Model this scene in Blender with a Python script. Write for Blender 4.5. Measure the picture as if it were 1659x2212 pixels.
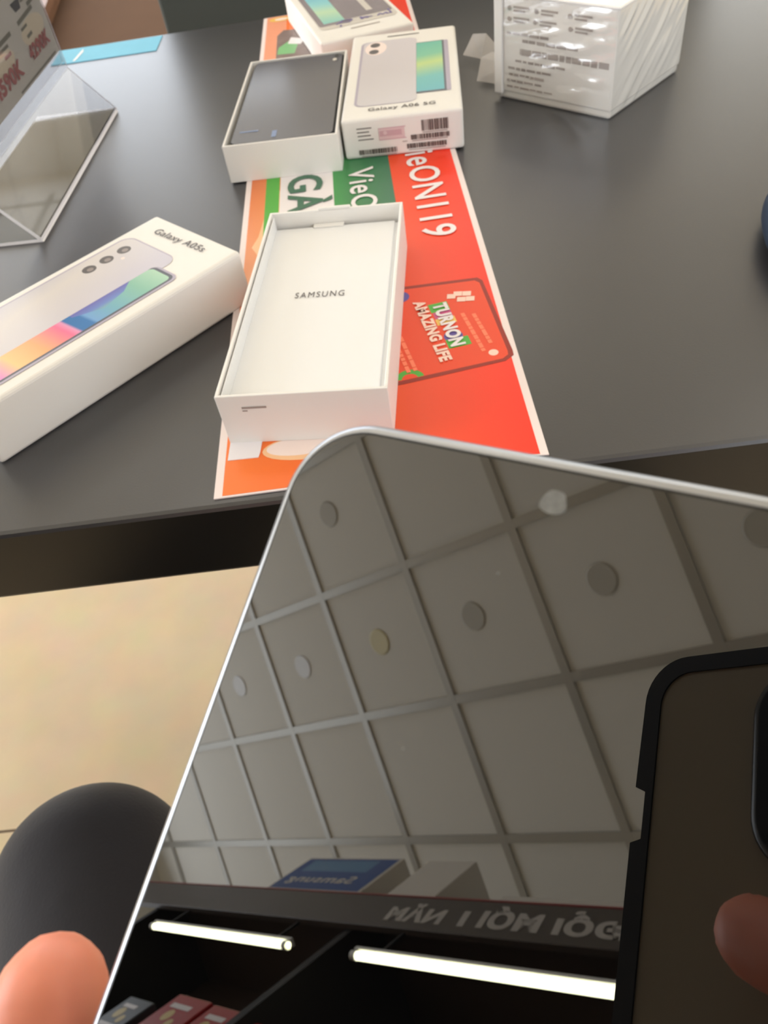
import bpy, bmesh, math, random
from mathutils import Vector, Matrix
random.seed(7)
for o in list(bpy.data.objects): bpy.data.objects.remove(o)
sc = bpy.context.scene
COL = sc.collection
TZ = 0.74                                  # table top height

# ---------------------------------------------------------------- camera
CAM = Vector((0, 0, TZ + 0.255))
CX = Vector((0.9846, -0.1299, -0.1171)); CY = Vector((-0.1749, -0.7313, -0.6592)); CZ = Vector((0, 0.6695, -0.7428))
CX.normalize(); CZ = (CZ - CX * CZ.dot(CX)).normalized(); CY = CZ.cross(CX).normalized()
cd = bpy.data.cameras.new('camera'); cam = bpy.data.objects.new('camera', cd); COL.objects.link(cam)
m = Matrix((CX, -CY, -CZ)).transposed().to_4x4(); m.translation = CAM; cam.matrix_world = m
cd.sensor_fit = 'HORIZONTAL'; cd.sensor_width = 36; cd.lens = 36 * 1679 / 1659
cd.clip_start = 0.001; cd.clip_end = 100
cd.dof.use_dof = True; cd.dof.focus_distance = 0.22; cd.dof.aperture_fstop = 36.4 / 0.9
sc.camera = cam
# ---------------------------------------------------------------- view, world
sc.view_settings.view_transform = 'Standard'; sc.view_settings.look = 'None'
sc.view_settings.exposure = -0.14; sc.view_settings.gamma = 1.0; sc.view_settings.use_curve_mapping = False
w = bpy.data.worlds.new('daylight'); sc.world = w; w.use_nodes = True
bg = w.node_tree.nodes['Background']; bg.inputs[0].default_value = (0.80, 0.90, 1.0, 1); bg.inputs[1].default_value = 2.0

def lin(c):
    r = []
    for v in c:
        v = v / 255.0
        r.append(v / 12.92 if v <= 0.04045 else ((v + 0.055) / 1.055) ** 2.4)
    return tuple(r) + (1,)

def area_light(name, loc, rot, sx, sy, power, color):
    l = bpy.data.lights.new(name, 'AREA'); l.shape = 'RECTANGLE'; l.size = sx; l.size_y = sy; l.energy = power; l.color = color
    o = bpy.data.objects.new(name, l); COL.objects.link(o); o.location = loc; o.rotation_euler = rot
    return o
# daylight entering through the shop windows (back wall and left wall); last one is added front fill
area_light('window_daylight', (-2.6, 6.9, 1.75), (math.radians(-90), 0, 0), 4.9, 2.1, 150, (0.86, 0.91, 1.0))
area_light('window_daylight', (2.75, 6.9, 1.75), (math.radians(-90), 0, 0), 4.0, 2.1, 60, (1.0, 0.93, 0.80))
area_light('window_daylight', (-5.6, 0.9, 1.75), (math.radians(90), 0, math.radians(-90)), 4.2, 2.3, 290, (0.93, 0.96, 1.0))
area_light('window_daylight', (2.7, -2.3, 1.55), (math.radians(90), 0, 0), 3.6, 2.3, 45, (0.95, 0.97, 1.0))  # unseen fill added to brighten the box fronts

# ---------------------------------------------------------------- materials
MC = {}
def mat(name, c=(200, 200, 200), rough=0.5, metal=0.0, spec=0.5, ior=1.45, trans=0.0, bump=0.0, bscale=200, vary=0.0, vscale=5, emit=None, es=0, coat=0, sheen=0, sss=0, alpha=1):
    if name in MC: return MC[name]
    m = bpy.data.materials.new(name); m.use_nodes = True; nt = m.node_tree; b = nt.nodes['Principled BSDF']
    I = b.inputs
    I['Base Color'].default_value = lin(c); I['Roughness'].default_value = rough; I['Metallic'].default_value = metal
    I['IOR'].default_value = ior; I['Specular IOR Level'].default_value = spec; I['Transmission Weight'].default_value = trans
    I['Coat Weight'].default_value = coat; I['Coat Roughness'].default_value = 0.05; I['Sheen Weight'].default_value = sheen
    I['Alpha'].default_value = alpha
    if sss: I['Subsurface Weight'].default_value = sss; I['Subsurface Radius'].default_value = (0.01, 0.004, 0.002); I['Subsurface Scale'].default_value = 0.4
    if emit: I['Emission Color'].default_value = lin(emit); I['Emission Strength'].default_value = es
    tc = nt.nodes.new('ShaderNodeTexCoord')
    if vary:
        n = nt.nodes.new('ShaderNodeTexNoise'); n.inputs['Scale'].default_value = vscale; n.inputs['Detail'].default_value = 4
        nt.links.new(tc.outputs['Object'], n.inputs['Vector'])
        mx = nt.nodes.new('ShaderNodeMix'); mx.data_type = 'RGBA'
        mx.inputs[6].default_value = lin([max(0, v * (1 - vary)) for v in c]); mx.inputs[7].default_value = lin([min(255, v * (1 + vary)) for v in c])
        nt.links.new(n.outputs['Fac'], mx.inputs[0]); nt.links.new(mx.outputs[2], I['Base Color'])
    if bump:
        n = nt.nodes.new('ShaderNodeTexNoise'); n.inputs['Scale'].default_value = bscale; n.inputs['Detail'].default_value = 3
        nt.links.new(tc.outputs['Object'], n.inputs['Vector'])
        bp = nt.nodes.new('ShaderNodeBump'); bp.inputs['Strength'].default_value = bump; bp.inputs['Distance'].default_value = 0.001
        nt.links.new(n.outputs['Fac'], bp.inputs['Height']); nt.links.new(bp.outputs['Normal'], I['Normal'])
    MC[name] = m
    return m

def ramp_mat(name, vec, lo, hi, stops, rough=0.4, noise=0.0, nscale=30):
    """colours printed along a direction of the object's own plane: value = dot(pos, vec) from lo to hi"""
    m = bpy.data.materials.new(name); m.use_nodes = True; nt = m.node_tree; b = nt.nodes['Principled BSDF']
    b.inputs['Roughness'].default_value = rough
    tc = nt.nodes.new('ShaderNodeTexCoord'); dp = nt.nodes.new('ShaderNodeVectorMath'); dp.operation = 'DOT_PRODUCT'
    dp.inputs[1].default_value = vec; nt.links.new(tc.outputs['Object'], dp.inputs[0])
    mr = nt.nodes.new('ShaderNodeMapRange'); mr.inputs[1].default_value = lo; mr.inputs[2].default_value = hi
    src = dp.outputs['Value']
    if noise:
        n = nt.nodes.new('ShaderNodeTexNoise'); n.inputs['Scale'].default_value = nscale; nt.links.new(tc.outputs['Object'], n.inputs['Vector'])
        ad = nt.nodes.new('ShaderNodeMath'); ad.operation = 'MULTIPLY_ADD'; ad.inputs[1].default_value = noise
        nt.links.new(n.outputs['Fac'], ad.inputs[0]); nt.links.new(src, ad.inputs[2]); src = ad.outputs[0]
    nt.links.new(src, mr.inputs[0])
    cr = nt.nodes.new('ShaderNodeValToRGB'); e = cr.color_ramp.elements
    while len(e) < len(stops): e.new(0.5)
    for k, (p, c) in enumerate(stops): e[k].position = p; e[k].color = lin(c)
    nt.links.new(mr.outputs[0], cr.inputs[0]); nt.links.new(cr.outputs[0], b.inputs['Base Color'])
    return m

# ---------------------------------------------------------------- mesh helpers
def link(name, me, parent=None, mw=None):
    o = bpy.data.objects.new(name, me); COL.objects.link(o)
    if parent is not None: o.parent = parent
    if mw is not None: o.matrix_basis = mw
    return o
def tag(o, label=None, cat=None, group=None, kind=None):
    if label: o['label'] = label
    if cat: o['category'] = cat
    if group: o['group'] = group
    if kind: o['kind'] = kind
    return o
def empty(name, loc, rz=0, mw=None):
    o = bpy.data.objects.new(name, None); COL.objects.link(o); o.empty_display_size = 0.02
    if mw is not None: o.matrix_world = mw
    else: o.location = loc; o.rotation_euler = (0, 0, rz)
    return o
def finish(bm, name, mats, parent=None, smooth=False, mw=None):
    me = bpy.data.meshes.new(name); bmesh.ops.recalc_face_normals(bm, faces=bm.faces[:]) ; bm.to_mesh(me); bm.free()
    for mm in (mats if isinstance(mats, (list, tuple)) else [mats]): me.materials.append(mm)
    if smooth:
        for p in me.polygons: p.use_smooth = True
    return link(name, me, parent, mw)
def add_box(bm, x0, x1, y0, y1, z0, z1, bev=0.0, seg=2, mi=0, M=None):
    r = bmesh.ops.create_cube(bm, size=1)
    vs = r['verts']
    for v in vs: v.co = Vector((x0 + (v.co.x + .5) * (x1 - x0), y0 + (v.co.y + .5) * (y1 - y0), z0 + (v.co.z + .5) * (z1 - z0)))
    if M is not None:
        for v in vs: v.co = M @ v.co
    fs = list({f for v in vs for f in v.link_faces})
    for f in fs: f.material_index = mi
    if bev:
        es = list({e for v in vs for e in v.link_edges})
        r2 = bmesh.ops.bevel(bm, geom=es, offset=bev, segments=seg, affect='EDGES', profile=.5)
        for f in r2['faces']: f.material_index = mi
def box(name, x0, x1, y0, y1, z0, z1, mt, parent=None, bev=0.0, seg=2, M=None, smooth=False):
    bm = bmesh.new(); add_box(bm, x0, x1, y0, y1, z0, z1, bev, seg, M=M)
    return finish(bm, name, mt, parent, smooth)
def rrect(x0, x1, y0, y1, r, n=8):
    pts = []
    for cx, cy, a0 in ((x1 - r, y1 - r, 0), (x0 + r, y1 - r, 90), (x0 + r, y0 + r, 180), (x1 - r, y0 + r, 270)):
        for k in range(n + 1):
            a = math.radians(a0 + 90 * k / n); pts.append((cx + r * math.cos(a), cy + r * math.sin(a)))
    return pts
def prism(bm, pts, z0, z1, mi=0, M=None):
    M = M or Matrix()
    b = [bm.verts.new(M @ Vector((p[0], p[1], z0))) for p in pts]; t = [bm.verts.new(M @ Vector((p[0], p[1], z1))) for p in pts]
    fs = [bm.faces.new(b[::-1]), bm.faces.new(t)]
    for i in range(len(pts)):
        j = (i + 1) % len(pts); fs.append(bm.faces.new((b[i], b[j], t[j], t[i])))
    for f in fs: f.material_index = mi
def circ(cx, cy, r, n=24, ry=None): return [(cx + r * math.cos(2 * math.pi * k / n), cy + (ry or r) * math.sin(2 * math.pi * k / n)) for k in range(n)]
def ring_extrude(bm, prof_pts, offs, mi=0, M=None, inset=None):
    """skin a closed outline through layers: offs = list of (inset, z)"""
    M = M or Matrix(); rows = []
    n = len(prof_pts)
    cx = sum(p[0] for p in prof_pts) / n; cy = sum(p[1] for p in prof_pts) / n
    def off(i, d):
        p0 = Vector(prof_pts[i - 1]); p1 = Vector(prof_pts[i]); p2 = Vector(prof_pts[(i + 1) % n])
        t = (p2 - p0); t = t.normalized() if t.length > 1e-9 else Vector((1, 0)); nn = Vector((-t.y, t.x))   # inward for ccw
        return p1 + nn * d
    for d, z in offs:
        rows.append([bm.verts.new(M @ Vector((*off(i, d), z))) for i in range(n)])
    for a, b in zip(rows, rows[1:]):
        for i in range(n):
            j = (i + 1) % n; f = bm.faces.new((a[i], a[j], b[j], b[i])); f.material_index = mi; f.smooth = True
    return rows
# planes for prints: maps (u, v) in mm to 3-D in the parent's frame
def P_top(z): return lambda u, v: Vector((u / 1000, v / 1000, z))
def P_front(y=0.0): return lambda u, v: Vector((u / 1000, y - 0.0002, v / 1000))
def P_left(x=0.0): return lambda u, v: Vector((x - 0.0002, u / 1000, v / 1000))
def prints(name, shapes, plane, parent):
    """flat ink shapes: list of (material, [(u,v),...]); a small lift per layer keeps order"""
    bm = bmesh.new(); mats = []
    for k, (mt, pts) in enumerate(shapes):
        if mt not in mats: mats.append(mt)
        vs = [bm.verts.new(plane(u, v) ) for u, v in pts]
        f = bm.faces.new(vs); f.material_index = mats.index(mt)
        f.normal_update(); 
        lift = getattr(plane, 'n', Vector((0, 0, 1))) * (0.000006 * k)
        for v in vs: v.co += lift
    me = bpy.data.meshes.new(name); bm.to_mesh(me); bm.free()
    for mm in mats: me.materials.append(mm)
    return link(name, me, parent)
def text_polys(s, bold=0.0, shear=0.0, sp=1.08):
    cu = bpy.data.curves.new('t', 'FONT'); cu.body = s; cu.size = 1; cu.offset = bold; cu.resolution_u = 4; cu.shear = shear; cu.space_character = sp
    o = bpy.data.objects.new('t', cu); COL.objects.link(o)
    dg = bpy.context.evaluated_depsgraph_get(); me = bpy.data.meshes.new_from_object(o.evaluated_get(dg))
    bpy.data.objects.remove(o); bpy.data.curves.remove(cu)
    return me
def text(name, s, mt, plane, parent, x, y, W, H, ang=0, bold=0.015, shear=0.0, lift=0.0002, sp=1.08):
    """lettering whose bounding box W x H (mm) starts at (x, y) on the plane, baseline turned by ang degrees"""
    me = text_polys(s, bold, shear, sp)
    xs = [v.co.x for v in me.vertices]; ys = [v.co.y for v in me.vertices]
    x0, x1, y0, y1 = min(xs), max(xs), min(ys), max(ys)
    a = math.radians(ang); nrm = getattr(plane, 'n', Vector((0, 0, 1)))
    for v in me.vertices:
        u = (v.co.x - x0) / (x1 - x0) * W; q = (v.co.y - y0) / (y1 - y0) * H
        v.co = plane(x + u * math.cos(a) - q * math.sin(a), y + u * math.sin(a) + q * math.cos(a)) + nrm * lift
    me.materials.append(mt); me.name = name
    return link(name, me, parent)

# ================================================================ SETTING
FLOOR = mat('floor_tile', (232, 208, 172), 0.35, vary=0.05, vscale=3, spec=0.4)
def floor_material():
    nt = FLOOR.node_tree; b = nt.nodes['Principled BSDF']; tc = nt.nodes.new('ShaderNodeTexCoord')
    mp = nt.nodes.new('ShaderNodeMapping'); mp.inputs['Location'].default_value = (0.83, -0.4084, 0); mp.inputs['Rotation'].default_value = (0, 0, 0.07)
    br = nt.nodes.new('ShaderNodeTexBrick'); br.offset = 0; br.inputs['Scale'].default_value = 1.0
    br.inputs['Mortar Size'].default_value = 0.002; br.inputs['Brick Width'].default_value = 0.8; br.inputs['Row Height'].default_value = 0.8
    src = b.inputs['Base Color'].links[0].from_socket
    br.inputs['Mortar'].default_value = lin((120, 100, 80))
    nt.links.new(tc.outputs['Object'], mp.inputs['Vector']); nt.links.new(mp.outputs[0], br.inputs['Vector'])
    n2 = nt.nodes.new('ShaderNodeTexNoise'); n2.inputs['Scale'].default_value = 14; n2.inputs['Detail'].default_value = 6
    nt.links.new(tc.outputs['Object'], n2.inputs['Vector'])
    mx = nt.nodes.new('ShaderNodeMix'); mx.data_type = 'RGBA'; mx.blend_type = 'MULTIPLY'; mx.inputs[0].default_value = 0.22
    nt.links.new(src, mx.inputs[6]); nt.links.new(n2.outputs['Color'], mx.inputs[7])
    mm = nt.nodes.new('ShaderNodeHueSaturation'); mm.inputs['Value'].default_value = 1.12; nt.links.new(mx.outputs[2], mm.inputs['Color'])
    nt.links.new(mm.outputs[0], br.inputs['Color1']); nt.links.new(mm.outputs[0], br.inputs['Color2']); nt.links.new(br.outputs['Color'], b.inputs['Base Color'])
floor_material()
tag(box('floor', -5.95, 5, -2.6, 7.2, -0.1, 0, FLOOR), kind='structure')
WALL = mat('wall_paint', (222, 218, 208), 0.8, bump=0.1, bscale=60)
CEIL = mat('ceiling_tile', (240, 237, 228), 0.85, bump=0.15, bscale=90)
CH = TZ + 2.5252
tag(box('ceiling', -5.95, 5, -2.6, 7.2, CH, CH + 0.1, CEIL), kind='structure')
G = -0.1043
e1 = Vector((math.cos(G), math.sin(G), 0)); e2 = Vector((-math.sin(G), math.cos(G), 0)); CO = Vector((-3.3885, 1.0873, CH))
def ceil_pt(i, j): return CO + e1 * (0.6 * i) - e2 * (0.6058 * j)
# hung ceiling grid: one mesh of T bars just under the tiles
GRID = mat('ceiling_grid_metal', (190, 187, 178), 0.34, metal=0.35)
bm = bmesh.new(); MG = Matrix.Translation(CO) @ Matrix.Rotation(G, 4, 'Z')
for i in range(-3, 14):
    add_box(bm, 0.6 * i - 0.019, 0.6 * i + 0.019, -3.3, 5.6, -0.010, -0.001, M=MG)
for j in range(-9, 6):
    add_box(bm, -2.1, 7.9, -0.6058 * j - 0.019, -0.6058 * j + 0.019, -0.0095, -0.0012, M=MG)
tag(finish(bm, 'trim_1', GRID), kind='structure')
# walls with window openings
def wall_with_openings(name, axis, pos, th, lo, hi, zt, openings):
    bm = bmesh.new(); xs = [lo] + [v for o in openings for v in o[:2]] + [hi]
    def bx(a, b, z0, z1):
        if axis == 'y': add_box(bm, a, b, pos, pos + th, z0, z1)
        else: add_box(bm, pos - th, pos, a, b, z0, z1)
    for k in range(0, len(xs), 2): bx(xs[k], xs[k + 1], 0, zt)
    for a, b, z0, z1 in openings: bx(a, b, 0, z0); bx(a, b, z1, zt)
    return tag(finish(bm, name, WALL), kind='structure')
wall_with_openings('wall_back', 'y', 7.0, 0.2, -5.75, 5, CH, [(-5.1, -0.1, 0.7, 2.8), (0.6, 4.6, 0.7, 2.8)])
wall_with_openings('wall_left', 'x', -5.75, 0.2, -2.6, 7.0, CH, [(-1.2, 3.0, 0.5, 2.95)])
tag(box('wall_right', 4.8, 5.0, -2.6, 7.0, 0, CH, WALL), kind='structure')
wall_with_openings('wall_front', 'y', -2.6, 0.2, -5.75, 4.8, CH, [(0.8, 4.6, 0.4, 2.75)])  # front opening made up to go with the added fill light
GLASS = mat('window_glass', (235, 245, 245), 0.0, trans=1.0, ior=1.1)
ALU = mat('window_aluminium', (120, 122, 124), 0.4, metal=0.7)
for n, (a, b, z0, z1) in enumerate([(-5.1, -0.1, 0.7, 2.8), (0.6, 4.6, 0.7, 2.8)], 1):
    bm = bmesh.new()
    for x in (a, (a + b) / 2 - 0.03, b - 0.06): add_box(bm, x, x + 0.06, 7.03, 7.12, z0, z1)
    for z in (z0, z1 - 0.06): add_box(bm, a, b, 7.04, 7.11, z, z + 0.06)
    wn = tag(finish(bm, 'window_%d' % n, ALU), kind='structure')
bm = bmesh.new()
for y in (-1.2, 0.87, 2.94): add_box(bm, -5.90, -5.82, y, y + 0.06, 0.5, 2.95)
for z in (0.5, 2.89): add_box(bm, -5.89, -5.83, -1.2, 3.0, z, z + 0.06)
tag(finish(bm, 'window_3', ALU), kind='structure')

# ceiling lamps; the square lit panels are added, unseen light for the room
LED_PANEL = mat('lamp_diffuser', (255, 250, 240), 0.5, emit=(255, 250, 242), es=5.8)
WHITE_METAL = mat('white_metal', (230, 230, 228), 0.4)
def added_ceiling_light(i, j, label):
    t = empty('added_ceiling_light', ceil_pt(i + .5, j + .5) - Vector((0, 0, 0.012)), G)
    bm = bmesh.new()
    for a in (-1, 1): add_box(bm, -0.29, 0.29, a * 0.28 - 0.01, a * 0.28 + 0.01, -0.02, 0.0); add_box(bm, a * 0.28 - 0.01, a * 0.28 + 0.01, -0.27, 0.27, -0.02, 0.0)
    finish(bm, 'frame', WHITE_METAL, t)
    box('diffuser', -0.27, 0.27, -0.27, 0.27, -0.012, -0.004, LED_PANEL, t)
    return tag(t, label, 'ceiling light', 'added square lamps lighting the shop')
for (i, j) in ((8, 0), (4, -3), (8, -3), (6, -6), (1, -6), (10, -5), (7, 4)):
    added_ceiling_light(i, j, 'square white lamp added to the tile grid for light, outside the picture')
GREYD = mat('downlight_grey', (206, 202, 190), 0.5); WHITED = mat('downlight_lit_white', (240, 240, 240), 0.3); YELD = mat('downlight_cream', (232, 222, 180), 0.4)  # white copy paints window light onto the left downlights
def downlight(i, j, mt, label):
    p = ceil_pt(i, j); t = empty('downlight', p - Vector((0, 0, 0.001)), 0)
    bm = bmesh.new(); rows = ring_extrude(bm, circ(0, 0, 0.062, 32), [(0, 0), (0.002, -0.003), (0.010, -0.004), (0.016, -0.003)])
    finish(bm, 'trim_ring', mt, t, True)
    bm = bmesh.new(); prism(bm, circ(0, 0, 0.047, 32), -0.0032, -0.002); finish(bm, 'lens', mt, t)
    return tag(t, label, 'ceiling light', 'round ceiling downlights')
downlight(-.59, 1.5, WHITED, 'leftmost pale round downlight reflected in the phone screen, beside the phone edge')
downlight(.45, 1.49, WHITED, 'pale round downlight reflected in the phone screen, second from its left edge')
downlight(1.47, 1.47, YELD, 'cream round downlight reflected in the phone screen, third from its left edge')
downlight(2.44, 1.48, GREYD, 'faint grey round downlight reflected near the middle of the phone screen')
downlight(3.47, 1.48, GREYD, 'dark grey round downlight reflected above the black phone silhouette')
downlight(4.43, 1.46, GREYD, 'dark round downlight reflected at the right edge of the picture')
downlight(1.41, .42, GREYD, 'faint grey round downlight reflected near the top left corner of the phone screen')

# ================================================================ TABLE
TM = mat('black_laminate', (49, 49, 52), 0.32, spec=0.7, ior=1.55, bump=0.05, bscale=900)
TE = mat('black_edge_band', (15, 14, 13), 0.35)
tb = empty('table', (0.424, 0.2153, 0), -0.070)      # near right corner of the table; x runs left, y away
bm = bmesh.new(); add_box(bm, -1.45, 0, 0, 0.712, TZ - 0.047, TZ, 0.0025, 2)
for f in bm.faces:
    f.material_index = 0 if f.calc_center_median().z > TZ - 0.0028 else 1
finish(bm, 'tabletop', [TM, TE], tb)
for (x, y) in ((-0.07, 0.05), (-1.40, 0.05), (-0.07, 0.66), (-1.40, 0.66)):
    bm = bmesh.new(); add_box(bm, x - 0.02, x + 0.02, y - 0.02, y + 0.02, 0.0, TZ - 0.047, 0.003, 2)
    finish(bm, 'leg', TE, tb)
tag(tb, 'black laminate table with boxes and a red banner on it, thick dark front edge', 'table')
# blue tape along the far edge
BLUE = mat('blue_film', (128, 198, 228), 0.65, spec=0.15, vary=0.04, vscale=25)
WHITEP = mat('white_print', (236, 232, 232), 0.5)
t = empty('blue_tape', (-0.262, 0.9268, TZ), -0.085)
bm = bmesh.new(); add_box(bm, 0, 0.114, 0, 0.046, 0, 0.0006); finish(bm, 'strip', BLUE, t)
prints('white_mark', [(WHITEP, [(24, 4), (26.5, 4), (30, 30), (28, 40), (26.5, 30)])], P_top(0.0008), t)
tag(t, 'light blue tape strip stuck along the far edge of the black table', 'tape')
# ================================================================ BANNER
BX, BY, BA = -0.0767, 0.2547, -0.0605
bn = empty('promotional_banner', (BX, BY, TZ), BA)
BZ = 0.0008
PAPER = mat('banner_vinyl', (240, 226, 224), 0.4)
bm = bmesh.new(); add_box(bm, 0, 0.1555, 0.001, 0.704, 0.0001, BZ); finish(bm, 'backing_sheet', PAPER, bn)
BG = ramp_mat('banner_red_orange', (1, -0.02, 0), 0.0, 0.155, [(0.0, (246, 124, 48)), (0.33, (244, 108, 38)), (0.62, (234, 78, 36)), (1.0, (250, 48, 20))], 0.4)
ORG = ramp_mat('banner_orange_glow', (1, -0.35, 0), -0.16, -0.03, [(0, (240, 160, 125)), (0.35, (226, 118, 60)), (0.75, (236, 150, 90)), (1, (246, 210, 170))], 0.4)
def stripe(x0, x1, y0, y1): return [(x0, y0), (x1, y0), (x1, y1), (x0, y1)]
GR1 = mat('print_bright_green', (84, 176, 66), 0.4); GR2 = ramp_mat('print_dark_green', (1, 0, 0), 0.064, 0.106, [(0, (58, 150, 72)), (0.35, (56, 128, 76)), (1, (60, 116, 88))], 0.4)
GRT = mat('print_green_text', (62, 110, 86), 0.4); PW = mat('print_white', (238, 232, 234), 0.4); PWT = mat('print_warm_white', (250, 216, 200), 0.4)
CARDR = mat('print_card_red', (236, 76, 40), 0.4); CARDS = mat('print_card_shadow', (150, 44, 30), 0.4)
DKP = mat('print_dark_photo', (130, 112, 108), 0.4, vary=0.2, vscale=60); LG = mat('print_leaf_green', (130, 190, 130), 0.4)
MAG = mat('print_magenta', (206, 88, 142), 0.4); YEL = mat('print_and_glare_yellow', (240, 196, 96), 0.4); PUR = mat('print_purple', (98, 82, 160), 0.4)
LOR = mat('print_light_orange', (255, 132, 96), 0.4); WGL = mat('print_and_glare_white', (244, 226, 220), 0.5); PEA = mat('print_peach', (246, 196, 150), 0.5)
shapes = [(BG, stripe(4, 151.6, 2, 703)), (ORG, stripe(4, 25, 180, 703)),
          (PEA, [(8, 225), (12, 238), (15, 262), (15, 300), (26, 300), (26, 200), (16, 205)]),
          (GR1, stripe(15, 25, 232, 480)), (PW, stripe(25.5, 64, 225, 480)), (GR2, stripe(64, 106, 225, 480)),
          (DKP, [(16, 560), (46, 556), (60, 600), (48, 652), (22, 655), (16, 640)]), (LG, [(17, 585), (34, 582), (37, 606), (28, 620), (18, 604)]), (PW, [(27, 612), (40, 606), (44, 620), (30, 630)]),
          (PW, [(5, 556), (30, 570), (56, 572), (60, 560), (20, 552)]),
          (YEL, circ(18, 693, 12, 20, 7)), (WGL, circ(19, 693, 7, 20, 4)),  # glare on the far end, painted in as yellow and white patches
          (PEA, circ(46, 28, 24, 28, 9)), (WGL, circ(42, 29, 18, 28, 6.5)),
          (CARDS, [(55, 61), (95, 64.5), (148, 72), (153.0, 76), (153.2, 80), (148, 149), (145.5, 152.6), (55, 155)]),
          (CARDR, [(55, 64), (94, 67.5), (147, 74.3), (150.3, 77), (150.6, 80), (146, 147), (143.5, 150), (55, 152)])]
shapes += [(PUR, circ(99, 143.5, 5.6)), ]
arc = [(98 + 7.6 * math.cos(math.radians(a)), 68 + 7.6 * math.sin(math.radians(a))) for a in range(10, 181, 10)] + [(98 + 4.2 * math.cos(math.radians(a)), 68 + 4.2 * math.sin(math.radians(a))) for a in range(180, 9, -10)]
shapes += [(GR1, arc), (PWT, circ(143.2, 80.4, 2.6))]
def tilt(x, y, w, h, a=-82):       # rectangle along a text direction: w along the reading direction, h to the letter tops
    c, s = math.cos(math.radians(a)), math.sin(math.radians(a))
    return [(x + u * c - v * s, y + u * s + v * c) for u, v in ((0, 0), (w, 0), (w, h), (0, h))]
shapes += [(GR1, tilt(114, 131.5, 8.5, 11)), (MAG, tilt(116, 123, 7, 10)), (YEL, tilt(116.5, 116.5, 6, 11)), (PUR, circ(124.5, 99.3, 5.2)), (GR1, tilt(119.8, 96.5, 8, 12.5))]
for k, (x, y, w) in enumerate(((131, 119, 36), (137, 117, 28), (95, 105, 30), (92, 100, 24))):
    q = 0
    while q < w:
        s = random.uniform(3, 7); c, sn = math.cos(math.radians(-80)), math.sin(math.radians(-80))
        shapes.append((LOR, tilt(x + q * c, y + q * sn, s - 0.6, 2.2, -80))); q += s
for (dx, dy) in ((0, 0), (5.0, -1.0), (1.2, -6.0), (6.2, -6.5), (-4.0, -1.8)):
    shapes.append((PWT, [(132 + dx - 2.6, 138.5 + dy - 1.8), (132 + dx + 2.2, 138.5 + dy - 2.6), (132 + dx + 3.0, 138.5 + dy + 1.8), (132 + dx - 1.8, 138.5 + dy + 2.6)]))
prints('artwork_and_glare', shapes, P_top(BZ + 0.0001), bn)
BT = P_top(BZ + 0.0005)
text('printed_title', 'GÀY', GRT, BT, bn, 31, 318, 82, 32, -90, 0.02)
text('printed_title', 'VieON', PW, BT, bn, 75.5, 316, 84, 18.5, -90, 0.012)
text('printed_title', 'eON119', PW, BT, bn, 118, 320, 115, 22, -89.4, 0.012)
text('printed_title', 'Vi', PW, BT, bn, 118, 346, 22, 22, -89.4, 0.012)
text('printed_slogan', 'TURNON', PW, BT, bn, 116.2, 130.5, 41.5, 8.5, -82, 0.05)
text('printed_slogan', 'AMAZING LIFE', PWT, BT, bn, 105.6, 135.5, 58.5, 7.0, -81, 0.05)
tag(bn, 'red and orange promotional banner lying across the black table under the phone boxes', 'banner')
# ================================================================ BOXES
CARD = mat('white_carton', (236, 233, 228), 0.5, bump=0.03, bscale=400)
CARD_IN = mat('white_carton_inside', (236, 236, 236), 0.55)
INK = mat('ink_dark_grey', (92, 84, 82), 0.5); INKL = mat('ink_light_grey', (160, 150, 144), 0.5)
BACKC = ramp_mat('print_phone_back', (1, 0.25, 0), 0.0, 0.09, [(0, (176, 172, 190)), (0.3, (196, 194, 206)), (0.55, (214, 208, 206)), (1, (200, 196, 208))], 0.3, 0.02, 25)
LENS = mat('print_lens', (96, 92, 94), 0.3); LENS2 = mat('print_lens_core', (150, 140, 138), 0.3); RIMG = mat('print_phone_rim', (176, 168, 186), 0.3); SCB = mat('print_phone_bezel', (84, 88, 100), 0.3)
def closed_box(bx, label, W, L, H):
    t = empty('phone_box', (bx[0], bx[1], TZ + bx[3]), bx[2])
    box('carton', 0, W, 0, L, 0, H, CARD, t, 0.0022, 3, smooth=False)
    tag(t, label, 'box')
    return t
# box with the large printed picture, left
ba = closed_box((-0.2393, 0.3697, -0.8727, 0), 'closed white phone box with colourful printed screen at the left of the table', 0.0817, 0.172, 0.0328)
Z = P_top(0.0328 + 0.0002)
def mm(pts, y=None): return pts
pic = [(RIMG, rrect(6, 56, 4, 146.5, 8)), (BACKC, rrect(7.2, 56, 5, 145.6, 7))]
for v in (134.6, 122.1, 109.9): pic += [(LENS, circ(17.8, v, 4.3)), (LENS2, circ(18.6, v + .2, 2.0))]
pic += [(WGL, circ(25.5, 128.5, 1.2))]
pic += [(RIMG, rrect(50, 72.6, 18, 134.8, 5)), (SCB, rrect(50, 70.8, 19, 133.4, 4))]
SCR = ramp_mat('print_screen_rainbow', (-0.10, 1, 0), 0.018, 0.125, [(0.0, (222, 140, 200)), (0.10, (250, 196, 130)), (0.25, (248, 168, 110)), (0.40, (240, 110, 150)), (0.435, (226, 150, 190)), (0.45, (30, 110, 175)), (0.52, (34, 112, 178)), (0.54, (110, 160, 210)), (0.66, (110, 170, 190)), (0.85, (130, 185, 165)), (1.0, (168, 206, 180))], 0.3)
SCP = ramp_mat('print_screen_purple', (1, 0, 0), 0.049, 0.062, [(0, (100, 90, 172)), (0.6, (104, 130, 196)), (1, (128, 180, 176))], 0.3)
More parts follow.
